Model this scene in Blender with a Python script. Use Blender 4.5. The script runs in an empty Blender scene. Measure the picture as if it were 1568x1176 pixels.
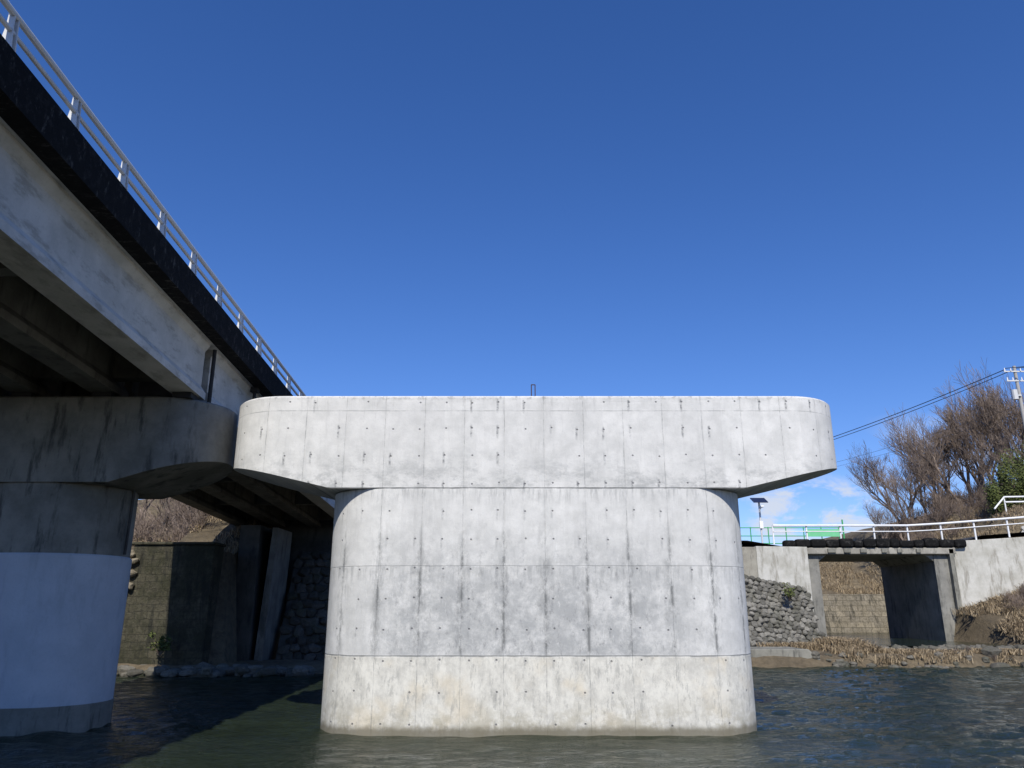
import bpy, math, random
import numpy as np
from mathutils import Vector, Matrix, noise as mnoise
random.seed(7); np.random.seed(7)
D=bpy.data; C=bpy.context
scene=C.scene
scene.view_settings.view_transform='Standard'
scene.view_settings.look='None'
scene.view_settings.exposure=0

# ---------------------------------------------------------------- node helper
class NT:
    def __init__(s,tree): s.t=tree; s.n=tree.nodes; s.l=tree.links
    def put(s,sock,v):
        if v is None: return
        if hasattr(v,'node'): s.l.new(v,sock)
        else:
            if isinstance(v,(tuple,list)) and len(v)==3 and sock.type=='RGBA': v=(*v,1)
            sock.default_value=v
    def math(s,op,a,b=None,c=None,clamp=False):
        n=s.n.new('ShaderNodeMath'); n.operation=op; n.use_clamp=clamp
        s.put(n.inputs[0],a); s.put(n.inputs[1],b); s.put(n.inputs[2],c); return n.outputs[0]
    def noise(s,vec,scale,detail=4,rough=.55,dist=0):
        n=s.n.new('ShaderNodeTexNoise'); s.put(n.inputs['Vector'],vec)
        n.inputs['Scale'].default_value=scale; n.inputs['Detail'].default_value=detail
        n.inputs['Roughness'].default_value=rough; n.inputs['Distortion'].default_value=dist
        return n.outputs['Fac']
    def mix(s,f,a,b,mode='MIX'):
        n=s.n.new('ShaderNodeMix'); n.data_type='RGBA'; n.blend_type=mode
        s.put(n.inputs[0],f); s.put(n.inputs[6],a); s.put(n.inputs[7],b); return n.outputs[2]
    def map(s,v,a,b,c=0.,d=1.,smooth=True):
        n=s.n.new('ShaderNodeMapRange'); n.interpolation_type='SMOOTHSTEP' if smooth else 'LINEAR'
        s.put(n.inputs[0],v)
        for i,x in enumerate((a,b,c,d)): n.inputs[i+1].default_value=x
        return n.outputs[0]
    def scale(s,vec,sc,loc=(0,0,0)):
        n=s.n.new('ShaderNodeMapping'); s.put(n.inputs[0],vec)
        n.inputs['Scale'].default_value=sc; n.inputs['Location'].default_value=loc; return n.outputs[0]
    def sep(s,vec):
        n=s.n.new('ShaderNodeSeparateXYZ'); s.put(n.inputs[0],vec); return n.outputs
    def comb(s,x,y,z):
        n=s.n.new('ShaderNodeCombineXYZ'); s.put(n.inputs[0],x); s.put(n.inputs[1],y); s.put(n.inputs[2],z); return n.outputs[0]
    def obj(s): return s.n.new('ShaderNodeTexCoord').outputs['Object']
    def uv(s): return s.n.new('ShaderNodeTexCoord').outputs['UV']
    def bump(s,h,strength=.5,dist=.02,normal=None):
        n=s.n.new('ShaderNodeBump'); s.put(n.inputs['Height'],h)
        n.inputs['Strength'].default_value=strength; n.inputs['Distance'].default_value=dist
        if normal is not None: s.put(n.inputs['Normal'],normal)
        return n.outputs[0]
def newmat(name):
    m=D.materials.new(name); m.use_nodes=True
    t=NT(m.node_tree); b=m.node_tree.nodes['Principled BSDF']
    b.inputs['Roughness'].default_value=.85
    b.inputs['Specular IOR Level'].default_value=.25
    return m,t,b
def simple(name,col,rough=.7,metal=0,var=.15,sc=3):
    m,t,b=newmat(name); v=t.obj()
    n=t.noise(v,sc,5)
    c=t.mix(n,tuple(x*(1-var) for x in col),tuple(min(1,x*(1+var)) for x in col))
    t.put(b.inputs['Base Color'],c); b.inputs['Roughness'].default_value=rough; b.inputs['Metallic'].default_value=metal
    return m

# ---------------------------------------------------------------- mesh builder
class MB:
    def __init__(s): s.v=[]; s.f=[]; s.m=[]
    def add(s,vs,fs,mi=0):
        o=len(s.v); s.v+= [tuple(p) for p in vs]; s.f+=[tuple(i+o for i in f) for f in fs]; s.m+=[mi]*len(fs)
    def box(s,x0,x1,y0,y1,z0,z1,mi=0):
        s.add([(x0,y0,z0),(x1,y0,z0),(x1,y1,z0),(x0,y1,z0),(x0,y0,z1),(x1,y0,z1),(x1,y1,z1),(x0,y1,z1)],
              [(0,3,2,1),(4,5,6,7),(0,1,5,4),(1,2,6,5),(2,3,7,6),(3,0,4,7)],mi)
    def tube(s,p,q,r0,r1=None,n=8,mi=0):
        r1=r0 if r1 is None else r1
        p=Vector(p);q=Vector(q);d=(q-p)
        if d.length<1e-6: return
        d.normalize(); a=d.orthogonal().normalized(); b=d.cross(a)
        vs=[p+(a*math.cos(2*math.pi*i/n)+b*math.sin(2*math.pi*i/n))*r0 for i in range(n)]
        vs+=[q+(a*math.cos(2*math.pi*i/n)+b*math.sin(2*math.pi*i/n))*r1 for i in range(n)]
        fs=[(i,(i+1)%n,n+(i+1)%n,n+i) for i in range(n)]
        if n>4: fs+=[tuple(range(n-1,-1,-1)),tuple(range(n,2*n))]
        s.add(vs,fs,mi)
    def prism(s,poly,y0,y1,mi=0):   # poly in xz
        n=len(poly)
        vs=[(x,y0,z) for x,z in poly]+[(x,y1,z) for x,z in poly]
        s.add(vs,[tuple(range(n)),tuple(range(2*n-1,n-1,-1))]+[(i,n+i,n+(i+1)%n,(i+1)%n) for i in range(n)],mi)
    def make(s,name,mats,parent=None,smooth=False,bevel=0,uvf=None,segs=2):
        me=D.meshes.new(name); me.from_pydata(s.v,[],s.f)
        for m in (mats if isinstance(mats,(list,tuple)) else [mats]): me.materials.append(m)
        me.polygons.foreach_set('material_index',s.m)
        if smooth: me.polygons.foreach_set('use_smooth',[True]*len(s.f))
        me.update()
        import bmesh
        if len(s.f)<60000 and uvf is None:
            bm=bmesh.new(); bm.from_mesh(me); bmesh.ops.recalc_face_normals(bm,faces=bm.faces); bm.to_mesh(me); bm.free()
        o=D.objects.new(name,me); scene.collection.objects.link(o)
        if parent: o.parent=parent
        if bevel:
            b=o.modifiers.new('b','BEVEL'); b.width=bevel; b.segments=segs; b.limit_method='ANGLE'
        return o
def empty(name):
    o=D.objects.new(name,None); scene.collection.objects.link(o); return o

# ---------------------------------------------------------------- materials
def mat_new_concrete():
    m,t,b=newmat('new_concrete'); uv=t.uv(); s=t.sep(uv); u,v=s[0],s[1]
    M=t.math
    mid=t.noise(uv,2.2,6,.65); fine=t.noise(uv,30,5,.75)
    strk=t.noise(t.scale(uv,(6,.8,1)),1,6,.7)
    col=t.mix(t.map(mid,.3,.7),(.55,.545,.515),(.68,.67,.635))
    col=t.mix(t.map(strk,.5,.72,0,.35),col,(.40,.395,.375))
    col=t.mix(t.map(fine,.52,.75,0,.4),col,(.35,.345,.33))
    pc=t.comb(M('FLOOR',M('DIVIDE',M('ADD',u,27.63),.9)),M('FLOOR',M('DIVIDE',M('ADD',v,.31),1.84)),0)
    wp=t.n.new('ShaderNodeTexWhiteNoise'); t.put(wp.inputs[0],pc)
    col=t.mix(M('MULTIPLY',wp.outputs[0],.2),col,(.40,.395,.38))
    uw=M('ADD',u,M('MULTIPLY',M('SUBTRACT',t.noise(uv,3,3),.5),.03))
    pu=M('FRACT',M('DIVIDE',M('ADD',uw,27.18),.9))
    dj=M('MULTIPLY',M('ABSOLUTE',M('SUBTRACT',pu,.5)),.9)
    dj=M('SUBTRACT',.45,dj)
    body=t.map(v,5.04,5.07,1,0)
    ln=t.map(dj,.002,.014,1,0)
    lnn=t.map(t.noise(t.scale(uv,(1.1,1.6,1)),2.0,6,.75),.42,.66,.08,.65)
    zone=M('MULTIPLY',t.map(v,1.45,1.7),t.map(v,3.3,4.6,1,.12))
    wn=t.noise(t.scale(uv,(3.0,1.3,1),(3,1,0)),1.5,7,.78,.3)
    st=M('MULTIPLY',M('MULTIPLY',t.map(dj,.0,.22,1,0),t.map(wn,.45,.6)),zone)
    st2=M('MULTIPLY',M('MULTIPLY',t.map(dj,.0,.07,1,0),t.map(t.noise(t.scale(uv,(1.6,.9,1),(7,2,0)),1.7,7,.78),.45,.57)),zone)
    stain=M('MAXIMUM',M('MULTIPLY',st,.45),M('MULTIPLY',st2,.8))
    zc=M('MULTIPLY',M('MULTIPLY',t.map(v,1.45,1.6),t.map(v,2.4,4.7,1,.12)),M('MULTIPLY',t.map(u,-3.4,-2.2,.35,1),t.map(u,2.6,4.8,1,.3)))
    blot=t.noise(uv,1.3,9,.8,.15)
    col=t.mix(M('MULTIPLY',zc,t.map(blot,.36,.6,.15,.85)),col,(.30,.305,.30))
    sp=t.noise(t.scale(uv,(1.6,.8,1),(4,4,0)),4,8,.8,.1)
    col=t.mix(M('MULTIPLY',zc,t.map(sp,.53,.64,0,.5)),col,(.18,.182,.18))
    dr=t.noise(t.scale(uv,(4,1.1,1),(9,5,0)),1.6,7,.78,.15)
    col=t.mix(M('MULTIPLY',t.map(dr,.58,.7,0,.55),body),col,(.68,.675,.65))
    bot=t.map(v,1.5,1.56,1,0)
    wa=t.noise(t.scale(uv,(1.8,1.1,1)),1.6,9,.8,.1)
    warm=t.mix(t.map(wa,.36,.62),(.47,.455,.405),(.64,.62,.55))
    warm=t.mix(t.map(t.noise(uv,.8,4),.5,.68,0,.5),warm,(.58,.49,.34))
    wb=t.noise(t.scale(uv,(3.2,1.0,1),(1,8,0)),1.8,9,.8,.1)
    warm=t.mix(t.map(wb,.52,.61,0,.55),warm,(.29,.285,.26))
    wc=t.noise(t.scale(uv,(1.2,1.5,1),(11,3,0)),1.4,7,.75)
    warm=t.mix(M('MULTIPLY',t.map(v,.1,.9,1,0),t.map(wc,.43,.58,0,.6)),warm,(.33,.30,.22))
    col=t.mix(bot,col,warm)
    col=t.mix(stain,col,(.11,.115,.112))
    col=t.mix(M('MULTIPLY',ln,lnn),col,(.15,.155,.15))
    hw=M('ADD',v,M('MULTIPLY',M('SUBTRACT',t.noise(uv,2.5,3),.5),.02))
    def hl(z,w,k):
        return t.map(M('ABSOLUTE',M('SUBTRACT',hw,z)),w*.4,w,k,0)
    for z,w,k in ((1.53,.024,.65),(3.37,.014,.45),(5.055,.024,.75),(6.83,.014,.5)):
        h=hl(z,w,k); h=M('MULTIPLY',h,t.map(t.noise(uv,2.1,4,.7),.38,.6,.2,1))
        col=t.mix(h,col,(.16,.165,.16))
    for z,L in ((3.37,.6),(5.055,.5)):
        m1=M('MULTIPLY',t.map(v,z-L,z),t.map(v,z,z+.01,1,0))
        col=t.mix(M('MULTIPLY',m1,t.map(t.noise(t.scale(uv,(7,.7,1),(z,0,0)),1.4,6,.75),.48,.62,0,.45)),col,(.22,.225,.22))
    cb=M('MULTIPLY',t.map(v,5.1,6.2,1,0),t.map(v,5.0,5.06))
    col=t.mix(M('MULTIPLY',cb,t.map(t.noise(t.scale(uv,(1.0,1.6,1)),1.3,9,.8,.1),.45,.62,0,.7)),col,(.31,.315,.305))
    cs=M('MULTIPLY',t.map(v,6.0,7.1),t.map(t.noise(t.scale(uv,(5,.6,1),(2,6,0)),1.5,6,.75),.56,.68,0,.4))
    col=t.mix(cs,col,(.34,.335,.32))
    cu=M('ADD',u,27.0)
    a=M('MULTIPLY',M('SUBTRACT',M('FRACT',M('DIVIDE',cu,.6)),.5),.6)
    cv=M('ADD',v,.1)
    bb=M('MULTIPLY',M('SUBTRACT',M('FRACT',M('DIVIDE',cv,.62)),.5),.62)
    cell=t.comb(M('FLOOR',M('DIVIDE',cu,.6)),M('FLOOR',M('DIVIDE',cv,.62)),0)
    wnn=t.n.new('ShaderNodeTexWhiteNoise'); t.put(wnn.inputs[0],cell); rnd=wnn.outputs[0]
    rc=t.sep(wnn.outputs[1])
    a=M('ADD',a,M('MULTIPLY',M('SUBTRACT',rc[0],.5),.05)); bb=M('ADD',bb,M('MULTIPLY',M('SUBTRACT',rc[1],.5),.05))
    d=M('SQRT',M('ADD',M('MULTIPLY',a,a),M('MULTIPLY',bb,bb)))
    hole=M('MULTIPLY',t.map(d,.012,.027,1,0),t.map(rnd,.2,.21))
    col=t.mix(M('MULTIPLY',hole,.75),col,(.14,.14,.14))
    capz=t.map(v,5.04,5.07,.4,1)
    run=M('MULTIPLY',M('MULTIPLY',t.map(M('ABSOLUTE',M('ADD',a,.02)),.012,.034,1,0),M('MULTIPLY',t.map(bb,-.28,-.12),t.map(bb,.04,.1,1,0))),t.map(rnd,.45,.7))
    col=t.mix(M('MULTIPLY',M('MULTIPLY',run,capz),t.map(t.noise(uv,12,4,.7),.40,.58,.15,.8)),col,(.16,.165,.165))
    col=t.mix(M('MULTIPLY',t.map(v,7.05,7.17),t.map(t.noise(uv,6,6,.75),.5,.62,0,.6)),col,(.2,.2,.19))
    wl=M('ADD',v,M('MULTIPLY',M('SUBTRACT',t.noise(uv,4,5,.7),.5),.18))
    col=t.mix(t.map(wl,.08,.24,.85,0),col,(.14,.125,.085))
    t.put(b.inputs['Base Color'],col)
    h=M('SUBTRACT',M('MULTIPLY',t.noise(uv,14,6,.7),.3),M('MULTIPLY',hole,1.5))
    h=M('SUBTRACT',h,M('MULTIPLY',ln,.2))
    h=M('SUBTRACT',h,hl(5.055,.024,.8)); h=M('SUBTRACT',h,hl(1.53,.02,.7)); h=M('SUBTRACT',h,hl(3.37,.014,.3))
    h=M('ADD',h,M('MULTIPLY',wp.outputs[0],.12))
    t.put(b.inputs['Normal'],t.bump(h,.6,.02))
    b.inputs['Roughness'].default_value=.9
    return m
def mat_old_concrete(name,c0=(.30,.29,.26),c1=(.46,.45,.41),dark=(.08,.08,.075),stain=.5,vs=(1.2,1.2,.25)):
    m,t,b=newmat(name); o=t.obj()
    n1=t.noise(o,1.1,6,.65); n2=t.noise(t.scale(o,vs),2.3,6,.7); n3=t.noise(o,22,4,.7)
    col=t.mix(t.map(n1,.3,.7),c0,c1)
    col=t.mix(t.map(n2,.50,.66,0,stain),col,dark)
    col=t.mix(t.map(n3,.5,.8,0,.3),col,tuple(x*.6 for x in c0))
    t.put(b.inputs['Base Color'],col)
    t.put(b.inputs['Normal'],t.bump(t.noise(o,12,6,.7),.35,.02))
    return m
def mat_fascia():
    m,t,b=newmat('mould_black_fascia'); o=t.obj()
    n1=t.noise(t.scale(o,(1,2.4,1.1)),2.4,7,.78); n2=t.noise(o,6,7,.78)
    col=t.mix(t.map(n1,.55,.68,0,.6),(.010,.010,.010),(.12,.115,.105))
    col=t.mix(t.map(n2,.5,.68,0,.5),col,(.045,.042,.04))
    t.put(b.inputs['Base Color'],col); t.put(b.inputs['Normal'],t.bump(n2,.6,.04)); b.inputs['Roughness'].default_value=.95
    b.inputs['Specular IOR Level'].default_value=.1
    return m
def mat_stone(name,c0,c1,moss=(.05,.06,.03),mk=.4):
    m,t,b=newmat(name); o=t.obj()
    info=t.n.new('ShaderNodeNewGeometry').outputs['Random Per Island']
    col=t.mix(info,c0,c1)
    col=t.mix(t.map(t.noise(o,1.3,6,.7),.45,.65,0,mk),col,moss)
    col=t.mix(t.map(t.noise(o,14,5,.7),.4,.7,0,.5),col,tuple(x*.45 for x in c0))
    t.put(b.inputs['Base Color'],col); t.put(b.inputs['Normal'],t.bump(t.noise(o,9,6,.7),.6,.04))
    return m
def mat_blocks(name,c0,c1,mortar,bw=.5,bh=.25,moss=.5,mossc=(.06,.055,.03),wobk=.09):
    m,t,b=newmat(name); o=t.obj(); s=t.sep(o)
    wob=t.math('MULTIPLY',t.math('SUBTRACT',t.noise(o,2.5,5,.75),.5),wobk)
    vec=t.comb(t.math('ADD',s[0],wob),t.math('ADD',s[2],wob),0)
    br=t.n.new('ShaderNodeTexBrick'); t.put(br.inputs['Vector'],vec)
    br.inputs['Scale'].default_value=1; br.inputs['Brick Width'].default_value=bw; br.inputs['Row Height'].default_value=bh
    br.inputs['Mortar Size'].default_value=.016; br.inputs['Mortar Smooth'].default_value=.5
    for k,c in (('Color1',c0),('Color2',c1),('Mortar',mortar)): br.inputs[k].default_value=(*c,1)
    col=br.outputs['Color']
    col=t.mix(t.map(t.noise(o,.9,8,.75),.40,.60,0,moss),col,mossc)
    col=t.mix(t.map(t.noise(o,7,7,.8),.45,.62,0,.6),col,tuple(x*.35 for x in c0))
    col=t.mix(t.map(t.noise(t.scale(o,(2,1,.3)),1.5,6,.75),.50,.64,0,.7),col,(.02,.02,.015))
    t.put(b.inputs['Base Color'],col)
    h=t.math('ADD',t.math('MULTIPLY',br.outputs['Fac'],-.3),t.math('MULTIPLY',t.noise(o,6,7,.8),1.4))
    t.put(b.inputs['Normal'],t.bump(h,.9,.06))
    return m
def mat_ground():
    m,t,b=newmat('dry_grass_soil'); o=t.obj()
    n=t.noise(o,.35,7,.7); n2=t.noise(o,3.5,7,.75); n3=t.noise(o,14,4,.7)
    col=t.mix(t.map(n,.35,.65),(.14,.11,.07),(.24,.19,.12))
    col=t.mix(t.map(n2,.42,.65,0,.7),col,(.085,.068,.045))
    col=t.mix(t.map(n3,.5,.75,0,.5),col,(.32,.26,.17))
    t.put(b.inputs['Base Color'],col)
    t.put(b.inputs['Normal'],t.bump(t.math('ADD',n2,t.math('MULTIPLY',n3,.4)),1,.15))
    b.inputs['Roughness'].default_value=1
    return m
def mat_water(name,base=(.009,.013,.008),k=1.):
    m,t,b=newmat(name); o=t.obj()
    n2=t.noise(t.scale(o,(.8,1.3,1)),6,4,.65,.4)
    n4=t.noise(o,18,3,.6)
    n3=t.noise(t.scale(o,(.5,1,1)),.25,3,.5)
    h=t.math('ADD',n2,t.math('MULTIPLY',n4,.2))
    h=t.math('MULTIPLY',h,t.map(n3,.35,.65,.5,1.3))
    t.put(b.inputs['Normal'],t.bump(h,1,.10*k))
    t.put(b.inputs['Base Color'],t.mix(t.noise(o,.3,3),base,(base[0]*3,base[1]*2.9,base[2]*2.6)))
    b.inputs['Roughness'].default_value=.06; b.inputs['IOR'].default_value=1.33; b.inputs['Specular IOR Level'].default_value=.5
    return m
def mat_var(name,c0,c1,rough=.9):
    m,t,b=newmat(name)
    r=t.n.new('ShaderNodeNewGeometry').outputs['Random Per Island']
    t.put(b.inputs['Base Color'],t.mix(r,c0,c1)); b.inputs['Roughness'].default_value=rough
    return m

M_new=mat_new_concrete()
M_side=mat_old_concrete('girder_concrete',(.40,.395,.36),(.54,.53,.49),(.18,.175,.15),.5,(1,.5,1.6))  # outer girder colour lightened to make up for the missing sun
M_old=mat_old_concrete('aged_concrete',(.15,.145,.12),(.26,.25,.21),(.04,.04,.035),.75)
M_gird=mat_old_concrete('shaded_girder_concrete',(.11,.105,.09),(.18,.175,.15),(.04,.04,.035),.6)  # darker copy of the girder concrete, shade under the deck put into its colour
M_jack=mat_old_concrete('blue_grey_pier_jacket',(.41,.44,.47),(.48,.51,.54),(.28,.30,.32),.35)  # lighter and bluer grey than the column above
M_fas=mat_fascia()
M_metal=simple('galvanised_rail',(.60,.60,.58),.5,.1)
M_white=simple('white_paint',(.75,.75,.74),.4)
M_green=simple('green_paint',(.06,.36,.12),.5)
M_pale=mat_old_concrete('pale_concrete',(.38,.365,.31),(.54,.525,.47),(.18,.16,.12),.6)
M_cdark=mat_old_concrete('shade_dark_concrete',(.05,.048,.042),(.09,.086,.075),(.02,.02,.02),.8)  # base darkened to stand in for shade under the bridge, plus stain noise
M_stone=mat_stone('river_stone',(.10,.095,.08),(.26,.245,.21),(.07,.07,.045),.5)
M_stoned=mat_stone('dark_stone',(.08,.075,.06),(.18,.165,.135))
M_stonek=mat_stone('shade_dark_stone',(.04,.037,.03),(.09,.083,.07))  # stone colour darkened to imitate the bridge's shade on the revetment
M_tan=mat_stone('tan_stone',(.20,.17,.12),(.34,.29,.21),(.08,.07,.035))
M_mortar=mat_old_concrete('mortar',(.05,.047,.04),(.10,.095,.08))
M_brick=mat_blocks('mossy_block_wall',(.075,.068,.045),(.10,.09,.058),(.055,.05,.036),.5,.3,.9,(.038,.038,.02),.22)
M_chblk=mat_blocks('channel_block_wall',(.22,.195,.15),(.31,.27,.20),(.09,.08,.06),.7,.4,.35,(.12,.10,.06))
M_ground=mat_ground()
M_water=mat_water('river_water'); M_chwater=mat_water('channel_water',k=.35)
M_asph=simple('asphalt',(.055,.055,.055),.9,0,.2,20)
M_bark=simple('bark',(.13,.10,.08),.95)
M_twig=mat_var('twigs',(.12,.09,.072),(.27,.21,.165))
M_grass=mat_var('dry_blades',(.17,.125,.075),(.42,.33,.21))
M_leaf=mat_var('green_leaves',(.045,.06,.018),(.12,.14,.04))
M_rust=simple('rusty_steel',(.06,.035,.025),.8)
M_dark=simple('dark_rubber',(.03,.03,.03),.8)
M_wire=simple('cable',(.02,.02,.02),.6)
M_panel=simple('solar_panel_glass',(.02,.025,.05),.2)

# ---------------------------------------------------------------- terrain
def sm(x,a,b):
    t=min(1,max(0,(x-a)/(b-a))); return t*t*(3-2*t)
def roadz(x): return 6.35+max(0,x-24)*.075
def H(x,y):
    n=(mnoise.noise(Vector((x*.35,y*.35,0)))*.25+mnoise.noise(Vector((x*1.3,y*1.3,4)))*.12)
    if y<15:   # near bank
        return -2+2.85*(1-sm(y,1.5,6))+n*.3*(1-sm(y,1.5,6))
    if x<6:
        if x<-16.2:
            z=-2+2.5*sm(y,31,33)+5*sm(y,34,40)+5.0*sm(y,42,58)*sm(-x,14,26)
            return z+n*(1.4 if y>33 else .3)
        if x<-12.4:
            z=-2+2.35*sm(y,31.3,32.6)
            if y>33.9: z=4.9+2.3*sm(y,35,42)
            return z+n*.5
        z=-2+2.3*sm(y,31.5,33.5)
        if y>40.6: z=6.0
        return z+n*.4
    yb=36.6+.35*math.sin(x*.9)
    led=-2+2.5*sm(y,yb-1.2,yb+.9)
    hill=6.25
    if x>26: hill=6.25+(x-24)*.075*sm(y,38,46)
    hz=0
    if y>53.6:
        hz=(9.65-hill)*sm(x,32,38)*sm(y,53.8,55.4)
        hz+=1.6*sm(x,28,46)*sm(y,59.5,66)+3.5*sm(x,36,60)*sm(y,62,80)
    if 17.3<x<25.3 and y<53.3:
        if y<39.6: return led+n*.4
        return .25
    if 17.3<x<33 and y>=53.3:
        w=sm(x,30.5,32.4)
        base=.1 if y<62.9 else 3.4+2.9*sm(y,63,72)+(hz*sm(y,66,74))+n*.6
        if y>=72: base=max(base,hill+hz)+n*.3
        return base*(1-w)+(hill+hz+n)*w
    if x<=17.3:
        if x>15.9 and y<46.2: return led+.35*sm(y,38,40)+n*.3
        s=sm(y,44.1,44.7)*3.4+2.3*sm(y,45,48)
        return led+s+n*.5+.5*sm(y,53,56)
    top=1.7+.33*min(x-25.3,14)
    z=led+top*sm(y,37.4-.05*(x-25),45.6)
    if y>46.4:
        z=hill+hz
        if y<54: return z-.05
        return z+n*1.2
    return z+n*.9
def axis(lo,hi,step,far):
    a=list(np.arange(lo,hi+1e-6,step)); s=step; x=hi
    while x<far: s*=1.5; x+=s; a.append(x)
    s=step; x=lo; pre=[]
    while x>-far: s*=1.5; x-=s; pre.append(x)
    return [float(q) for q in pre[::-1]+a]
xs=axis(-34,56,.5,2500); ys=axis(-6,84,.5,2500)
mb=MB()
for y in ys:
    for x in xs:
        mb.v.append((x,y,H(x,y)))
nx=len(xs)
for j in range(len(ys)-1):
    for i in range(nx-1):
        mb.f.append((j*nx+i,j*nx+i+1,(j+1)*nx+i+1,(j+1)*nx+i)); mb.m.append(0)
mb.make('ground',M_ground,smooth=True,uvf=1)
# rippled river surface: real wavelets
wr=np.random.RandomState(4)
wx=np.array([-900,-300,-120,-60]+list(np.arange(-36,46.01,.10))+[60,120,300,900])
wy=np.array([2,5,8]+list(np.arange(10,24,.08))+list(np.arange(24,40.01,.13))+[42.5])
X,Y=np.meshgrid(wx,wy); Z=np.zeros_like(X)
for i in range(54):
    lam=.32*(1.5/.32)**wr.rand(); th=wr.normal(math.radians(80),math.radians(34)); k=2*math.pi/lam
    amp=.0068*lam**.9; ph=wr.rand()*6.28
    Z+=amp*np.sin(k*(X*math.cos(th)+Y*math.sin(th))+ph+1.1*np.sin(.23*X+.31*Y+i)+.6*np.sin(.9*X-.5*Y+2*i))
gust=.65+.5*np.sin(.21*X+1.3+.7*np.sin(.17*Y))*np.sin(.33*Y+.4*np.sin(.2*X))
Z*=np.clip(gust,.35,1.15)
Z[:, :4]=0; Z[:,-4:]=0; Z[:3]=0; Z[-1]=0
nyw,nxw=X.shape
me=D.meshes.new('river_water'); idx=np.arange(nyw*nxw).reshape(nyw,nxw)
fq=np.stack([idx[:-1,:-1],idx[:-1,1:],idx[1:,1:],idx[1:,:-1]],-1).reshape(-1,4)
me.from_pydata(np.stack([X.ravel(),Y.ravel(),Z.ravel()],-1).tolist(),[],fq.tolist())
me.polygons.foreach_set('use_smooth',[True]*len(me.polygons)); me.materials.append(M_water)
o=D.objects.new('river_water',me); scene.collection.objects.link(o)
mb=MB(); mb.add([(17.2,39.7,.78),(25.4,39.7,.78),(25.4,53,.78),(31.6,53,.78),(31.6,62.4,.78),(17.2,62.4,.78)],[(0,1,2,3,4,5)]); mb.make('channel_water',M_chwater)

# ---------------------------------------------------------------- stadium piers
def stadium_front(x0,x1,yc,r,breaks=(),na=18):
    pts=[]
    for i in range(na+1):
        th=math.pi/2*(1-i/na)
        pts.append((x0+r-r*math.sin(th), yc-r*math.cos(th), x0+r-r*th))
    mids=sorted(set([b for b in breaks if x0+r<b<x1-r]+[float(q) for q in np.linspace(x0+r,x1-r,9)[1:-1]]))
    for b in mids: pts.append((b,yc-r,b))
    for i in range(na+1):
        th=math.pi/2*i/na
        pts.append((x1-r+r*math.sin(th), yc-r*math.cos(th), x1-r+r*th))
    return pts
def stadium(name,x0,x1,yc,r,zb,zt,mat,parent=None,breaks=(),chamf=.04,bottom=True,top=True):
    fr=stadium_front(x0,x1,yc,r,breaks); n=len(fr)
    loop=[(x,y,u) for x,y,u in fr]+[(x,2*yc-y,u) for x,y,u in reversed(fr[1:-1])]
    N=len(loop)
    vs=[];uvs=[]
    def ring(zf,ins):
        for x,y,u in loop:
            if x<x0+r: c=(x0+r,yc)
            elif x>x1-r: c=(x1-r,yc)
            else: c=(x,yc)
            dx,dy=x-c[0],y-c[1]; L=math.hypot(dx,dy) or 1
            vs.append((x-dx/L*ins,y-dy/L*ins,zf(x))); uvs.append((u,zf(x)))
    ch=chamf
    ring(zb,0); ring(lambda x:zt-ch,0); ring(lambda x:zt,ch)
    fs=[]
    for k in range(2):
        for i in range(N):
            j=(i+1)%N
            fs.append((k*N+i,k*N+j,(k+1)*N+j,(k+1)*N+i))
    smooth=[True]*len(fs)
    def strip(o,flip):
        for i in range(n-1):
            a=o+i;b=o+i+1
            c=o+(N-(i+1))%N if i+1<n-1 else o+n-1
            d=o+(N-i)%N if i>0 else o
            q=[a,b]
            if c!=b: q.append(c)
            if d!=a: q.append(d)
            if len(q)>=3:
                if flip: q=q[::-1]
                fs.append(tuple(q)); smooth.append(False)
    if bottom: strip(0,True)
    if top: strip(2*N,False)
    me=D.meshes.new(name); me.from_pydata(vs,[],fs); me.materials.append(mat)
    uvl=me.uv_layers.new(name='UVMap')
    for li,l in enumerate(me.loops): uvl.data[li].uv=uvs[l.vertex_index]
    for p,sf in zip(me.polygons,smooth): p.use_smooth=sf
    o=D.objects.new(name,me); scene.collection.objects.link(o)
    try: me.set_sharp_from_angle(angle=math.radians(30))
    except Exception: pass
    if parent: o.parent=parent
    return o
P=empty('new_bridge_pier')
stadium('pier_shaft',-4.2,5.35,18.4,1.4,lambda x:-2.,5.058,M_new,P,chamf=.008,bottom=False)
def zcap(x):
    if x<-4.04: return 5.06+(-4.04-x)*.235
    if x>5.16: return 5.06+(x-5.16)*.235
    return 5.06
stadium('pier_cap',-6.65,7.75,18.4,1.4,zcap,7.19,M_new,P,breaks=(-4.04,5.16))
mb=MB()
for x in (.47,.56): mb.tube((x,17.9,7.15),(x,17.9,7.72),.012,n=6)
mb.tube((.47,17.9,7.715),(.56,17.9,7.715),.012,n=6)
mb.make('lifting_rebar',M_rust,P)

P=empty('old_bridge_pier')
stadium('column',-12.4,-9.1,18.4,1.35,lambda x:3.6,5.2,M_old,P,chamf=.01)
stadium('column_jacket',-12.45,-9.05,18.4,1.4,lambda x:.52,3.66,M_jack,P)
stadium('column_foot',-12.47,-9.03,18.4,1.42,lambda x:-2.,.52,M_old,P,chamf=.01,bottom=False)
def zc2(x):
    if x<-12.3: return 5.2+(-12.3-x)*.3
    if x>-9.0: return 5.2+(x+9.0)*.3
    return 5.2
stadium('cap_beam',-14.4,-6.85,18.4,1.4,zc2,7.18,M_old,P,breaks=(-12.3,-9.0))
mb=MB(); mb.tube((-9.02,18.3,5.3),(-9.04,18.3,3.7),.035,n=8); mb.make('drain_pipe',M_cdark,P)

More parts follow.
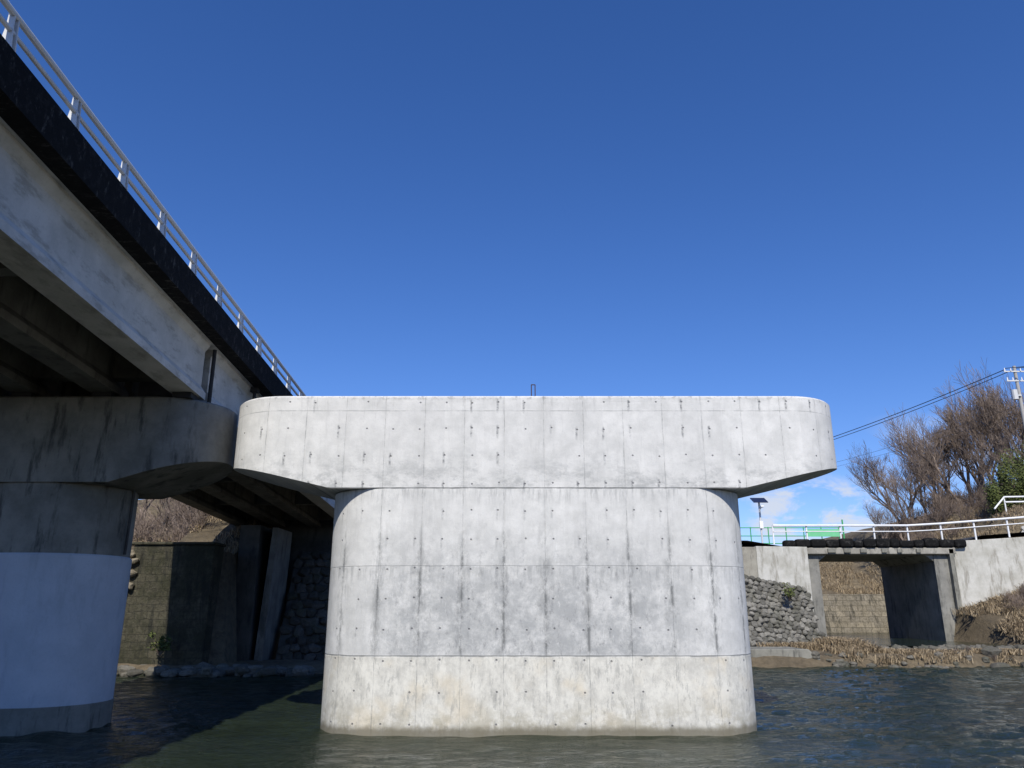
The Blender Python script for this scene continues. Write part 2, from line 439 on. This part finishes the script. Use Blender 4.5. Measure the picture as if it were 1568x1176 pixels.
# ---------------------------------------------------------------- road bridge
B=empty('road_bridge')
def bp(a,y,z): return (a-.03*y, y, 10.53-.031*y+z)
def sweep(mb,prof,y0,y1,mi=0,n=1):
    k=len(prof); vs=[];fs=[]
    for j in range(n+1):
        y=y0+(y1-y0)*j/n
        vs+=[bp(a,y,z) for a,z in prof]
    for j in range(n):
        for i in range(k):
            fs.append((j*k+i,j*k+(i+1)%k,(j+1)*k+(i+1)%k,(j+1)*k+i))
    fs+=[tuple(range(k)),tuple(range((n+1)*k-1,n*k-1,-1))]
    mb.add(vs,fs,mi)
Y0,YE=-12,62
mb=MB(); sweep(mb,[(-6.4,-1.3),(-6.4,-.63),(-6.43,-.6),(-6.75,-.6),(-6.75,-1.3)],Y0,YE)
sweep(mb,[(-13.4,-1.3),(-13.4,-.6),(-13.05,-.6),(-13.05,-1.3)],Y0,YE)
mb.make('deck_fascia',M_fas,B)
mb=MB(); sweep(mb,[(-6.752,-1.27),(-6.752,-1.0),(-13.048,-1.0),(-13.048,-1.27)],Y0,YE); mb.make('deck_slab',M_side,B)
mb=MB(); sweep(mb,[(-6.76,-.995),(-6.76,-.93),(-13.04,-.93),(-13.04,-.995)],Y0,YE); mb.make('deck_asphalt',M_asph,B)
def girder(mb,c,y0,y1):
    w=.17; f=.30; zt=-1.272; zb=-2.69
    pr=[(c-f,zb),(c+f,zb),(c+f,zb+.16),(c+w,zb+.34),(c+w,zt-.20),(c+f-.02,zt-.06),(c+f-.02,zt),(c-f+.02,zt),(c-f+.02,zt-.06),(c-w,zt-.20),(c-w,zb+.34),(c-f,zb+.16)]
    sweep(mb,pr,y0,y1)
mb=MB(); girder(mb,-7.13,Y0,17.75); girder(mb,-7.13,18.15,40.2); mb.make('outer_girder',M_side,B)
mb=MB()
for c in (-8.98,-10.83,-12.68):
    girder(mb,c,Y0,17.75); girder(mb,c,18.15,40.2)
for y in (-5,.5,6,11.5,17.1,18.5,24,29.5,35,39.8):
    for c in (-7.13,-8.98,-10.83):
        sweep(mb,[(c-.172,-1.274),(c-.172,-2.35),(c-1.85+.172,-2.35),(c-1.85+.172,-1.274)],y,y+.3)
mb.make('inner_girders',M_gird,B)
mb=MB()
for c in (-7.13,-8.98,-10.83,-12.68):
    for y in (17.3,18.6):
        x,_,z=bp(c,y,-2.69); mb.box(x-.22,x+.22,y-.2,y+.2,7.181,z+.01)
mb.make('bearings',M_dark,B)
mb=MB()
x,y,z=bp(-6.80,17.95,-1.35); mb.tube((x,y,z),(x,y,6.4),.05)
x,y,z=bp(-6.75,21.2,-1.3); mb.tube((x,y,z),(x,y,z-1.3),.05)
mb.box(x-.1,x+.1,y-.1,y+.1,z-.12,z+.02)
mb.make('deck_drain_pipe',M_dark,B)
mb=MB()
a=-6.57
for k in range(-11,31):
    y=8.66+1.7*k
    x,_,z=bp(a,y,0); zb=z-.6
    mb.box(x-.11,x+.11,y-.10,y+.10,zb,zb+.025)
    for dy in (-.045,.045):
        pr=[(x-.09,zb+.025),(x+.10,zb+.025),(x+.07,z-.25),(x+.06,z-.02),(x-.03,z-.02),(x-.04,z-.25)]
        mb.prism(pr,y+dy-.010,y+dy+.010)
    mb.box(x-.015,x+.015,y-.034,y+.034,zb+.025,z-.02)
    mb.box(x-.03,x+.06,y-.06,y+.06,z-.022,z-.015)
for zz,r,da in ((.0,.048,.03),(-.27,.036,.03)):
    p=bp(a+da,Y0,zz); q=bp(a+da,YE,zz); mb.tube(p,q,r,n=10)
mb2=MB()
for k in range(-11,31):
    y=8.66+1.7*k
    x,_,z=bp(-13.22,y,0); mb2.box(x-.04,x+.04,y-.04,y+.04,z-.6,z)
for zz,r in ((.0,.04),(-.27,.03)):
    mb2.tube(bp(-13.22,Y0,zz),bp(-13.22,YE,zz),r)
mb.make('railing_river_side',M_metal,B); mb2.make('railing_far_side',M_metal,B)
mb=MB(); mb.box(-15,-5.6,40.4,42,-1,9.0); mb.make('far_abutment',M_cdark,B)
mb=MB(); mb.box(-15,-5.2,-14,-12.2,-1,10.2); mb.make('near_abutment',M_old,B)

# ---------------------------------------------------------------- stone masonry (real stones)
def ico():
    import bmesh
    bm=bmesh.new(); bmesh.ops.create_icosphere(bm,subdivisions=2,radius=1)
    v=np.array([p.co[:] for p in bm.verts]); f=[[q.index for q in p.verts] for p in bm.faces]; bm.free(); return v,f
IV,IF=ico()
def stones_on(mb,quad,size,depth,rng,mi=0):
    bl,br,tr,tl=[Vector(q) for q in quad]
    W=((br-bl).length+(tr-tl).length)/2; Hh=((tl-bl).length+(tr-br).length)/2
    nr=max(1,int(Hh/(size*.82)))
    nrm=(br-bl).cross(tl-bl).normalized()
    for r in range(nr):
        nc=max(1,int(W/size))
        for c in range(nc):
            s=(c+.5+(.5 if r%2 else 0)+rng.uniform(-.15,.15))/nc; t=(r+.5+rng.uniform(-.12,.12))/nr
            if s>1: continue
            p=bl.lerp(br,s).lerp(tl.lerp(tr,s),t)
            add_stone(mb,p,size*rng.uniform(.45,.62),size*rng.uniform(.38,.5),depth*rng.uniform(.7,1.3),nrm,(br-bl).normalized(),rng,mi)
def add_stone(mb,p,sx,sz,sd,nrm,ux,rng,mi=0):
    uz=nrm.cross(ux).normalized()
    ang=rng.uniform(-.4,.4); ux2=ux*math.cos(ang)+uz*math.sin(ang); uz2=uz*math.cos(ang)-ux*math.sin(ang)
    v=IV.copy()
    v=np.sign(v)*np.abs(v)**.75
    k=rng.uniform(0,50)
    w=1+.14*np.sin(v[:,0]*3.1+k)+.12*np.sin(v[:,1]*4.3+k*2)+.1*np.sin(v[:,2]*3.7+k*3)
    v=v*w[:,None]
    U=np.array(ux2);Z=np.array(uz2);Nn=np.array(nrm)
    out=np.array(p)+v[:,0:1]*U*sx+v[:,1:2]*Z*sz+v[:,2:3]*Nn*sd
    o=len(mb.v); mb.v+=[tuple(q) for q in out.tolist()]; mb.f+=[tuple(i+o for i in f) for f in IF]; mb.m+=[mi]*len(IF)
rng=random.Random(3)
def masonry(name,quad,size,depth,mats,back=.8):
    mb=MB(); stones_on(mb,quad,size,depth,rng,0)
    bl,br,tr,tl=[Vector(q) for q in quad]; n=(br-bl).cross(tl-bl).normalized()
    G=14; fr=[]
    for j in range(G+1):
        for i in range(G+1):
            s=i/G;t=j/G; fr.append(bl.lerp(br,s).lerp(tl.lerp(tr,s),t)-n*.02)
    bk=[p-n*back for p in fr]; W=G+1; K=len(fr); fs=[]
    for j in range(G):
        for i in range(G):
            q=(j*W+i,j*W+i+1,(j+1)*W+i+1,(j+1)*W+i); fs.append(q); fs.append(tuple(K+e for e in q[::-1]))
    for i in range(G):
        fs.append((i+1,i,K+i,K+i+1)); a=G*W+i; fs.append((a,a+1,K+a+1,K+a))
        a=i*W; fs.append((a,a+W,K+a+W,K+a)); a=i*W+G; fs.append((a+W,a,K+a,K+a+W))
    mb.add(fr+bk,fs,1)
    return mb.make(name,mats,smooth=False,uvf=1)
masonry('stone_masonry_wall',[(4,38.6,-.4),(17.2,44.0,-.4),(16.5,44.5,3.6),(4,42.4,6.2)],.36,.14,[M_stone,M_mortar],back=.4)
mb=MB(); mb.prism([(4,-.5),(15.0,-.5),(13.6,.75),(4,.75)],37.2,39.9); mb.make('concrete_footing',M_old,bevel=.04)

# ---------------------------------------------------------------- culvert road bridge (right)
CB=empty('culvert_bridge')
mb=MB()
mb.box(17.15,17.95,46,52.8,-.5,5.6); mb.box(24.7,25.5,46,52.8,-.5,5.6)
mb.make('abutments',mat_old_concrete('culvert_concrete',(.17,.165,.145),(.26,.25,.22),(.05,.05,.045),.6),CB)
mb=MB()
mb.box(16.2,25.9,45.7,53.1,5.602,5.98)
mb.prism([(17.95,5.601),(18.5,5.601),(17.95,5.2)],46.02,52.78); mb.prism([(24.15,5.601),(24.7,5.601),(24.7,5.2)],46.02,52.78)
mb.make('deck_slab',mat_old_concrete('lintel_concrete',(.24,.225,.19),(.36,.34,.29),(.04,.04,.035),.8,(1.2,1.2,.6)),CB,bevel=.05)
mb=MB(); mb.box(16.1,26.0,52.6,53.0,5.982,6.5); mb.make('rear_kerb',M_fas,CB,bevel=.04)
mb=MB(); x=15.9; rk=random.Random(9)
while x<26:
    w_=rk.uniform(.5,.95); d_=rk.uniform(0,.08)
    mb.box(x,x+w_-.03,45.6-d_,46.1,5.985,6.46+rk.uniform(-.08,.10)); x+=w_
mb.make('front_kerb_blocks',M_fas,CB,bevel=.14,segs=4)
mb=MB(); x=18.4
for i in range(6):
    w_=rk.uniform(.25,.5); mb.box(x,x+w_,45.6,45.69,5.68,5.93); x+=rk.uniform(.9,1.3)
mb.make('beam_end_blocks',M_old,CB,bevel=.03)
mb=MB(); mb.box(25.5,25.75,45.7,46,1.0,5.9); mb.make('joint_pilaster',M_old,CB)
mb=MB()
mb.add([(14.0,44.9,3.4),(17.13,45.4,2.2),(17.13,45.4,6.0),(14.0,44.9,6.0),(14.0,46,3.4),(17.13,46,2.2),(17.13,46,6.0),(14.0,46,6.0)],
 [(0,1,2,3),(7,6,5,4),(3,2,6,7),(0,3,7,4),(1,5,6,2),(0,4,5,1)])
mb.make('wing_wall_left',M_pale,CB,bevel=.03)
mb=MB()
mb.prism([(25.76,1.0),(60,3.0),(60,8.6),(36,6.95),(25.76,6.35)],45.9,46.4)
mb.make('wing_wall_right',M_pale,CB,bevel=.03)
mb=MB(); mb.box(3,13.98,44.85,45.4,2.8,5.95); mb.make('concrete_retaining_wall',mat_old_concrete('tan_concrete',(.24,.22,.18),(.34,.32,.26),(.09,.08,.06),.6),bevel=.03)
mb=MB(); mb.add([(16,62.0,0),(34,61.6,0),(34,62.5,3.7),(16,62.9,3.7),(16,64.5,0),(34,64.5,0),(34,64.5,3.7),(16,64.5,3.7)],
 [(0,1,2,3),(7,6,5,4),(3,2,6,7),(0,3,7,4),(1,5,6,2)]); mb.make('channel_block_wall',M_chblk)
mb=MB()
xr=list(range(-2,90,2))
for x in xr:
    z=roadz(x)+.1
    if 16<=x<=26: z=6.12
    mb.v+=[(x,46.45,z),(x,52.55,z)]
for i in range(len(xr)-1): mb.f.append((2*i,2*i+2,2*i+3,2*i+1)); mb.m.append(0)
mb.make('road',M_asph)
mb=MB(); x=15.5
def gz(x): return roadz(x)+.15
while x<58:
    mb.tube((x,46.2,gz(x)-.3),(x,46.2,gz(x)+.82),.05); x+=2
for h in (.8,.45):
    xx=15.5
    while xx<56: mb.tube((xx,46.12,gz(xx)+h),(xx+2,46.12,gz(xx+2)+h),.06 if h>.6 else .03); xx+=2
mb.make('white_guardrail',M_white)
mb=MB(); x=36.5
def uz(x): return 9.7+ (x-36)*.02
while x<62: mb.tube((x,57,uz(x)-.8),(x,57,uz(x)+.85),.05); x+=2.2
for h in (.83,.45): mb.tube((36.5,56.95,uz(36)+h),(62,56.95,uz(62)+h),.06)
mb.tube((36.5,56.95,uz(36)+.83),(35.4,56.6,uz(36)-.1),.06)
mb.make('upper_guardrail',M_white)
masonry('rough_slope_wall',[(34.5,53.6,7.0),(60,53.6,8.6),(60,55.0,10.2),(37.5,55.0,9.4)],.5,.09,[mat_stone('grey_rubble',(.26,.25,.22),(.42,.40,.36),(.13,.12,.09),.3),M_pale],back=.5)

mb=MB()
for i in range(8):
    x=13.8+i*1.2; mb.tube((x,52.8,6.3 if x>16 else 5.6),(x,52.8,7.9),.035,n=6)
for z in (6.8,7.3,7.85): mb.tube((13.8,52.8,z),(22.2,52.8,z),.03,n=6)
mb.tube((22.5,52.8,6.3),(22.5,52.8,8.4),.05,n=6)
mb.box(19.9,22.2,52.7,52.73,7.25,7.75,1)
mb.make('green_fence',[M_green,simple('green_net',(.16,.5,.25),.7)])
SL=empty('solar_street_lamp')
mb=MB(); mb.tube((15.4,48,6.2),(15.4,48,9.0),.06); mb.tube((15.4,48,8.45),(15.4,47.5,8.6),.025); mb.make('pole',M_metal,SL)
mb=MB(); mb.add([(14.95,47.6,8.85),(15.85,47.6,8.85),(15.85,48.3,9.2),(14.95,48.3,9.2),(14.95,47.6,8.9),(15.85,47.6,8.9),(15.85,48.3,9.25),(14.95,48.3,9.25)],
 [(0,3,2,1),(4,5,6,7),(0,1,5,4),(1,2,6,5),(2,3,7,6),(3,0,4,7)]); mb.make('solar_panel',M_panel,SL)
mb=MB(); mb.box(15.28,15.52,47.85,47.95,7.3,7.75); mb.box(15.3,15.5,47.35,47.6,8.55,8.66); mb.make('battery_box',M_white,SL,bevel=.02)

def upole(x,y,zb,zt):
    E=empty('utility_pole')
    mb=MB(); mb.tube((x,y,zb),(x,y,zt),.19,.12,n=12); mb.make('pole',simple('pole_concrete',(.36,.35,.33),.9),E)
    mb=MB()
    for z,w in ((zt-.5,1.0),(zt-1.3,.9)):
        mb.box(x-w,x+w,y-.16,y-.08,z-.05,z+.05)
        for s in (-.9,-.4,.4,.9):
            mb.tube((x+s*w,y-.12,z+.05),(x+s*w,y-.12,z+.3),.05,.03,n=8,mi=1)
    mb.tube((x-.5,y-.2,zt-2.9),(x-.5,y-.2,zt-2.1),.22,n=10)
    mb.box(x-.7,x,y-.25,y-.15,zt-2.6,zt-2.5)
    mb.make('crossarms',[M_metal,M_white],E)
upole(41.2,60,8.5,21.7); upole(26,92,5,18.9)
mb=MB()
def wire(p,q,sag,r=.02):
    p=Vector(p);q=Vector(q);pr=None
    for i in range(25):
        t=i/24; c=p.lerp(q,t)-Vector((0,0,4*sag*t*(1-t)))
        if pr: mb.tube(pr,c,r,n=4)
        pr=c
wire((40.4,60,21.4),(25.2,92,18.6),.6,.035); wire((41.0,60,21.35),(26.4,92,18.7),.6,.03)
wire((41.2,60,18.4),(26,92,16.8),.6,.013); wire((41.2,60,17.8),(26,92,16.5),.6,.011)
for s in (-.8,0,.8): wire((41.2+s,60,21.5),(58+s,40,20),.5,.03)
mb.make('power_lines',M_wire)

# ---------------------------------------------------------------- left bank structures
masonry('tan_stone_retaining_wall',[(-26,34.0,.1),(-16.6,34.0,.1),(-16.6,35.0,4.7),(-26,35.0,5.4)],.5,.12,[M_tan,M_mortar])
mb=MB(); mb.prism([(-16.7,-.5),(-12.5,-.5),(-12.5,5.1),(-15.9,5.1)],32.9,34.0); mb.box(-16.1,-12.45,32.8,34.1,5.102,5.22)
mb.make('mossy_block_wall',M_brick,bevel=.04)
mb=MB(); stones_on(mb,[(-16.75,32.6,.0),(-16.2,32.6,.0),(-15.6,32.82,5.1),(-16.1,32.82,5.1)],.3,.14,rng); mb.make('wall_edge_stones',M_tan,uvf=1)
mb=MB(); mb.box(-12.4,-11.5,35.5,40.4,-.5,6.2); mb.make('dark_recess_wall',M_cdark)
mb=MB(); mb.prism([(-11.35,-.5),(-10.98,-.5),(-10.72,6.1),(-10.95,6.1)],35.6,38); mb.make('abutment_buttress',M_gird)
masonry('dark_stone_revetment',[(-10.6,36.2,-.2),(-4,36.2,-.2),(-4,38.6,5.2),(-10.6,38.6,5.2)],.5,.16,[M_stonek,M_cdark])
mb=MB()
for i in range(130):
    x=rng.uniform(-19,-8); y=31.9+rng.uniform(-.4,.9)
    add_stone(mb,Vector((x,y,rng.uniform(-.05,.25))),rng.uniform(.15,.42),rng.uniform(.12,.22),rng.uniform(.1,.2),Vector((0,-.3,1)).normalized(),Vector((1,0,0)),rng)
mb.make('bank_rocks',M_stoned,uvf=1)
mb=MB()
for i in range(150):
    x=rng.uniform(13.5,42); yb=36.6+.35*math.sin(x*.9)
    y=yb+abs(rng.gauss(0,.6))-.3
    if x<17: y+=.3
    s=rng.uniform(.07,.22)*(2.0 if rng.random()<.1 else 1)
    add_stone(mb,Vector((x,y,max(0,H(x,y))+s*.05)),s,s*.75,s*.6,Vector((0,-.2,1)).normalized(),Vector((1,0,0)),rng)
for i in range(75):   # sill of rocks holding the channel pool
    x=17.2+8.2*i/74+rng.uniform(-.1,.1); s=rng.uniform(.14,.26)
    add_stone(mb,Vector((x,39.6+rng.uniform(-.15,.15),.58+rng.uniform(-.06,.06))),s,s*.9,s*.9,Vector((0,-.2,1)).normalized(),Vector((1,0,0)),rng)
mb.make('shore_rocks',M_stoned,uvf=1)

# ---------------------------------------------------------------- vegetation
def scatter_blades(name,regions,mat,hmin=.15,hmax=.5,w=.02):
    V=[];F=[]
    for (x0,x1,y0,y1,n,cond) in regions:
        for i in range(n):
            cx=random.uniform(x0,x1); cy=random.uniform(y0,y1)
            if cond and not cond(cx,cy): continue
            if mnoise.noise(Vector((cx*.5,cy*.5,9)))<-.15: continue
            z=H(cx,cy)
            if z<.15: continue
            for k in range(9):
                x=cx+random.gauss(0,.13); y=cy+random.gauss(0,.13)
                a=random.uniform(0,6.28); h=random.uniform(hmin,hmax)
                if 17.5<x<25.2 and 36<y<46: h*=.55
                l=random.uniform(.2,1.3)*h
                b=random.uniform(0,6.28); dx=math.cos(b)*l; dy=math.sin(b)*l-.1*h
                ww=w*random.uniform(.6,1.3); ca,sa=math.cos(a)*ww,math.sin(a)*ww
                o=len(V)
                V+= [(x-ca,y-sa,z-.05),(x+ca,y+sa,z-.05),(x+dx*.45+ca*.8,y+dy*.45+sa*.8,z+h*.65),(x+dx*.45-ca*.8,y+dy*.45-sa*.8,z+h*.65),(x+dx,y+dy,z+h*.75)]
                F+= [(o,o+1,o+2,o+3),(o+3,o+2,o+4)]
    me=D.meshes.new(name); me.from_pydata(V,[],F); me.materials.append(mat)
    o=D.objects.new(name,me); scene.collection.objects.link(o)
nochan=lambda x,y: not(17.1<x<32.5 and 43<y<64.6) and not (y>45.8 and y<53.3)
scatter_blades('dry_grass',[(13,27,36.6,42.2,3600,lambda x,y:(y>41 or x>15.5) and not (17.1<x<25.4 and y>39.3)),(25.5,45,36.6,45.8,7000,None),(31,50,53.5,66,3500,nochan),(15,36,64.6,76,3000,None),
   (8,17,45.5,46,200,None),(8,17,53.3,58,600,nochan),(-26,-16.3,32.5,48,1800,None),(-16,-12.5,34,42,300,None)],M_grass)

def grow(mb,p,d,L,r,lev,rg,up=.15,spread=.6,kids=4,rmin=.012):
    segs=3 if lev>0 else 2
    pts=[p]; dd=d.copy()
    for i in range(segs):
        dd=(dd+Vector((rg.gauss(0,.13),rg.gauss(0,.13),rg.gauss(0,.1)+up*.3))).normalized()
        q=pts[-1]+dd*L/segs
        r0=max(rmin,r*(1-.45*i/segs)); r1=max(rmin,r*(1-.45*(i+1)/segs))
        mb.tube(pts[-1],q,r0,r1,n=(6 if lev>3 else 3)); pts.append(q)
    if lev==0: return
    for k in range(kids):
        t=rg.uniform(.35,1.0) if k else 1.0
        idx=min(segs-1,int(t*segs)); q=pts[idx].lerp(pts[idx+1],t*segs-idx) if t<1 else pts[-1]
        ax=Vector((rg.gauss(0,1),rg.gauss(0,1),rg.gauss(0,.7))).normalized()
        nd=(dd+ax*spread*(1 if k else .4)+Vector((0,0,up))).normalized()
        grow(mb,q,nd,L*rg.uniform(.6,.82),r*.55,lev-1,rg,up,spread,kids,rmin)
def tree_mesh(seed,h,lev=5,kids=4,r=.15,spread=.65,up=.15,rmin=.008):
    rg=random.Random(seed); mb=MB()
    grow(mb,Vector((0,0,-.4)),Vector((0,0,1)),h*.33,r,lev,rg,up,spread,kids,rmin)
    me=D.meshes.new('bare_tree_mesh'); me.from_pydata(mb.v,[],mb.f); me.materials.append(M_twig); return me
def bush_mesh(seed,h,stems=14,mat=None):
    rg=random.Random(seed); mb=MB()
    for i in range(stems):
        a=rg.uniform(0,6.28); d=Vector((math.cos(a)*rg.uniform(.1,.9),math.sin(a)*rg.uniform(.1,.9),1)).normalized()
        grow(mb,Vector((rg.gauss(0,.3*h*.4),rg.gauss(0,.3*h*.4),-.1)),d,h*.42,.018,3,rg,.1,.6,3,.008)
    me=D.meshes.new('bush_mesh'); me.from_pydata(mb.v,[],mb.f); me.materials.append(mat or M_twig); return me
TM=[tree_mesh(11,9),tree_mesh(23,9,spread=.75),tree_mesh(5,9,spread=.55)]
BM=[bush_mesh(1,2.2),bush_mesh(2,2.0),bush_mesh(3,1.8)]
def place(name,me,x,y,s,rot=None,dz=0):
    o=D.objects.new(name,me); o.location=(x,y,H(x,y)+dz); o.scale=(s,s,s*random.uniform(.9,1.1)); o.rotation_euler=(0,0,random.uniform(0,6.28) if rot is None else rot)
    scene.collection.objects.link(o); return o
for x,y,s,i in ((32.2,67,.6,1),(33.2,66,.65,0),(34.8,68,.8,2),(36,69,.95,1),(38.5,66,1.05,2),(41,67,1.2,0),(43.5,65,1.25,1),(46,68,1.45,2),(40,73,1.35,1),(44,74,1.5,0),(37,74,1.05,2),(48,64,1.4,0),(42,63,.9,2),(39.5,70,1.2,0),(45,70,1.4,1),(49,70,1.5,2),(37.5,70,1.05,0),(42.5,70,1.35,2),(36.5,66,.85,1),(40.5,64,.95,0)):
    place('bare_tree',TM[i],x,y,s)
for i in range(120):
    x=random.uniform(32.5,52); y=random.uniform(59.5,70); place('dry_shrub',BM[i%3],x,y,random.uniform(.6,1.2)*(.6 if x<35 else 1))
for i in range(110):
    x=random.uniform(26.5,42); y=random.uniform(37.4,45); place('dry_shrub',BM[i%3],x,y,random.uniform(.25,.55))
for i in range(14):
    x=random.uniform(16,27); y=random.uniform(37.2,38.6); place('dry_shrub',BM[i%3],x,y,random.uniform(.1,.2))
for i in range(42):
    x=random.uniform(-30,-15.5); y=random.uniform(36,52); place('dry_shrub',BM[i%3],x,y,random.uniform(.7,1.4))
for i in range(7):
    place('bare_tree',TM[i%3],random.uniform(-30,-19),random.uniform(44,56),random.uniform(.45,.7))
def leafy(name,x,y,rx,rz,n,ls=.12,cz=None):
    V=[];F=[]; rg=random.Random(int(x*10)); z0=H(x,y) if cz is None else cz
    cl=[(rg.gauss(0,.45)*rx,rg.gauss(0,.45)*rx,abs(rg.gauss(.5,.35))*rz) for _ in range(14)]
    for i in range(n):
        c=cl[i%14]; p=Vector((x+c[0]+rg.gauss(0,.2)*rx,y+c[1]+rg.gauss(0,.2)*rx,z0+max(0,c[2]+rg.gauss(0,.16)*rz)))
        a=Vector((rg.gauss(0,1),rg.gauss(0,1),rg.gauss(0,1))).normalized(); b=a.orthogonal().normalized()
        o=len(V); V+=[p-a*ls,p+b*ls*.4,p+a*ls,p-b*ls*.4]; F.append((o,o+1,o+2,o+3))
    mb=MB(); mb.v=V; mb.f=F; mb.m=[0]*len(F)
    for c in cl:
        mb.tube((x,y,z0-.2),(x+c[0],y+c[1],z0+c[2]),.04,.015,n=4,mi=1)
    mb.make(name,[M_leaf,M_bark],uvf=1)
leafy('evergreen_bush',38.3,58.6,1.1,3.4,3600); leafy('evergreen_bush',40.4,59.5,1.5,4.4,4200); leafy('evergreen_bush',36.6,58.4,.9,1.9,1800); leafy('evergreen_bush',39.3,58.3,1.0,1.8,2000)
leafy('ivy_plant',-14.0,32.3,.32,.5,420,.07,.95); leafy('ivy_plant',15.1,43.4,.35,.4,200,.08,3.2)

# ---------------------------------------------------------------- light & sky
EL=math.radians(44); AZ=math.radians(.5)   # sun behind the camera
dvec=Vector((-math.sin(AZ)*math.cos(EL),-math.cos(AZ)*math.cos(EL),math.sin(EL)))
sun=D.lights.new('sun','SUN'); sun.energy=5.0; sun.angle=math.radians(.53); sun.color=(1,.96,.89)
so=D.objects.new('sun',sun); scene.collection.objects.link(so); so.rotation_euler=dvec.to_track_quat('Z','Y').to_euler(); so.location=(0,-20,40)
w=D.worlds.new('World'); scene.world=w; w.use_nodes=True; t=NT(w.node_tree)
bg=w.node_tree.nodes['Background']
sky=t.n.new('ShaderNodeTexSky'); sky.sky_type='NISHITA'; sky.sun_disc=False; sky.sun_elevation=EL; sky.sun_rotation=math.pi+AZ
sky.altitude=300; sky.air_density=1.0; sky.dust_density=.2; sky.ozone_density=3
hs=t.n.new('ShaderNodeHueSaturation'); t.put(hs.inputs['Color'],sky.outputs[0]); hs.inputs['Saturation'].default_value=1.22; hs.inputs['Value'].default_value=1.03
skc=t.mix(1.0,hs.outputs[0],(1.02,1.04,1.40),'MULTIPLY')
g=t.n.new('ShaderNodeTexCoord').outputs['Generated']; s=t.sep(g)
M=t.math
az=M('DIVIDE',s[0],M('MAXIMUM',s[1],.05)); el=M('DIVIDE',s[2],M('MAXIMUM',s[1],.05))
cn=t.noise(t.comb(M('MULTIPLY',az,1.0),M('MULTIPLY',el,2.0),0),14,8,.62,.4)
mask=M('MULTIPLY',M('MULTIPLY',t.map(el,.07,.10),t.map(el,.145,.18,1,0)),M('MULTIPLY',t.map(az,.28,.33),t.map(az,.42,.54,1,.0)))
mask2=M('MULTIPLY',M('MULTIPLY',t.map(el,.15,.19),t.map(el,.22,.27,1,0)),M('MULTIPLY',t.map(az,.46,.55),t.map(az,.62,.8,1,.0)))
cm=M('MULTIPLY',t.map(cn,.42,.58,0,.85),M('ADD',mask,M('MULTIPLY',mask2,.4)),clamp=True)
col=t.mix(cm,skc,(7.0,7.4,8.2))
t.put(bg.inputs[0],col); bg.inputs[1].default_value=.1

# ---------------------------------------------------------------- camera
cam=D.cameras.new('camera'); cam.sensor_width=36; cam.lens=36*1175/1568; cam.clip_end=6000; cam.clip_start=.1
co=D.objects.new('camera',cam); scene.collection.objects.link(co); co.location=(0,0,2.45)
co.rotation_euler=(math.radians(90+16.45),0,0); scene.camera=co
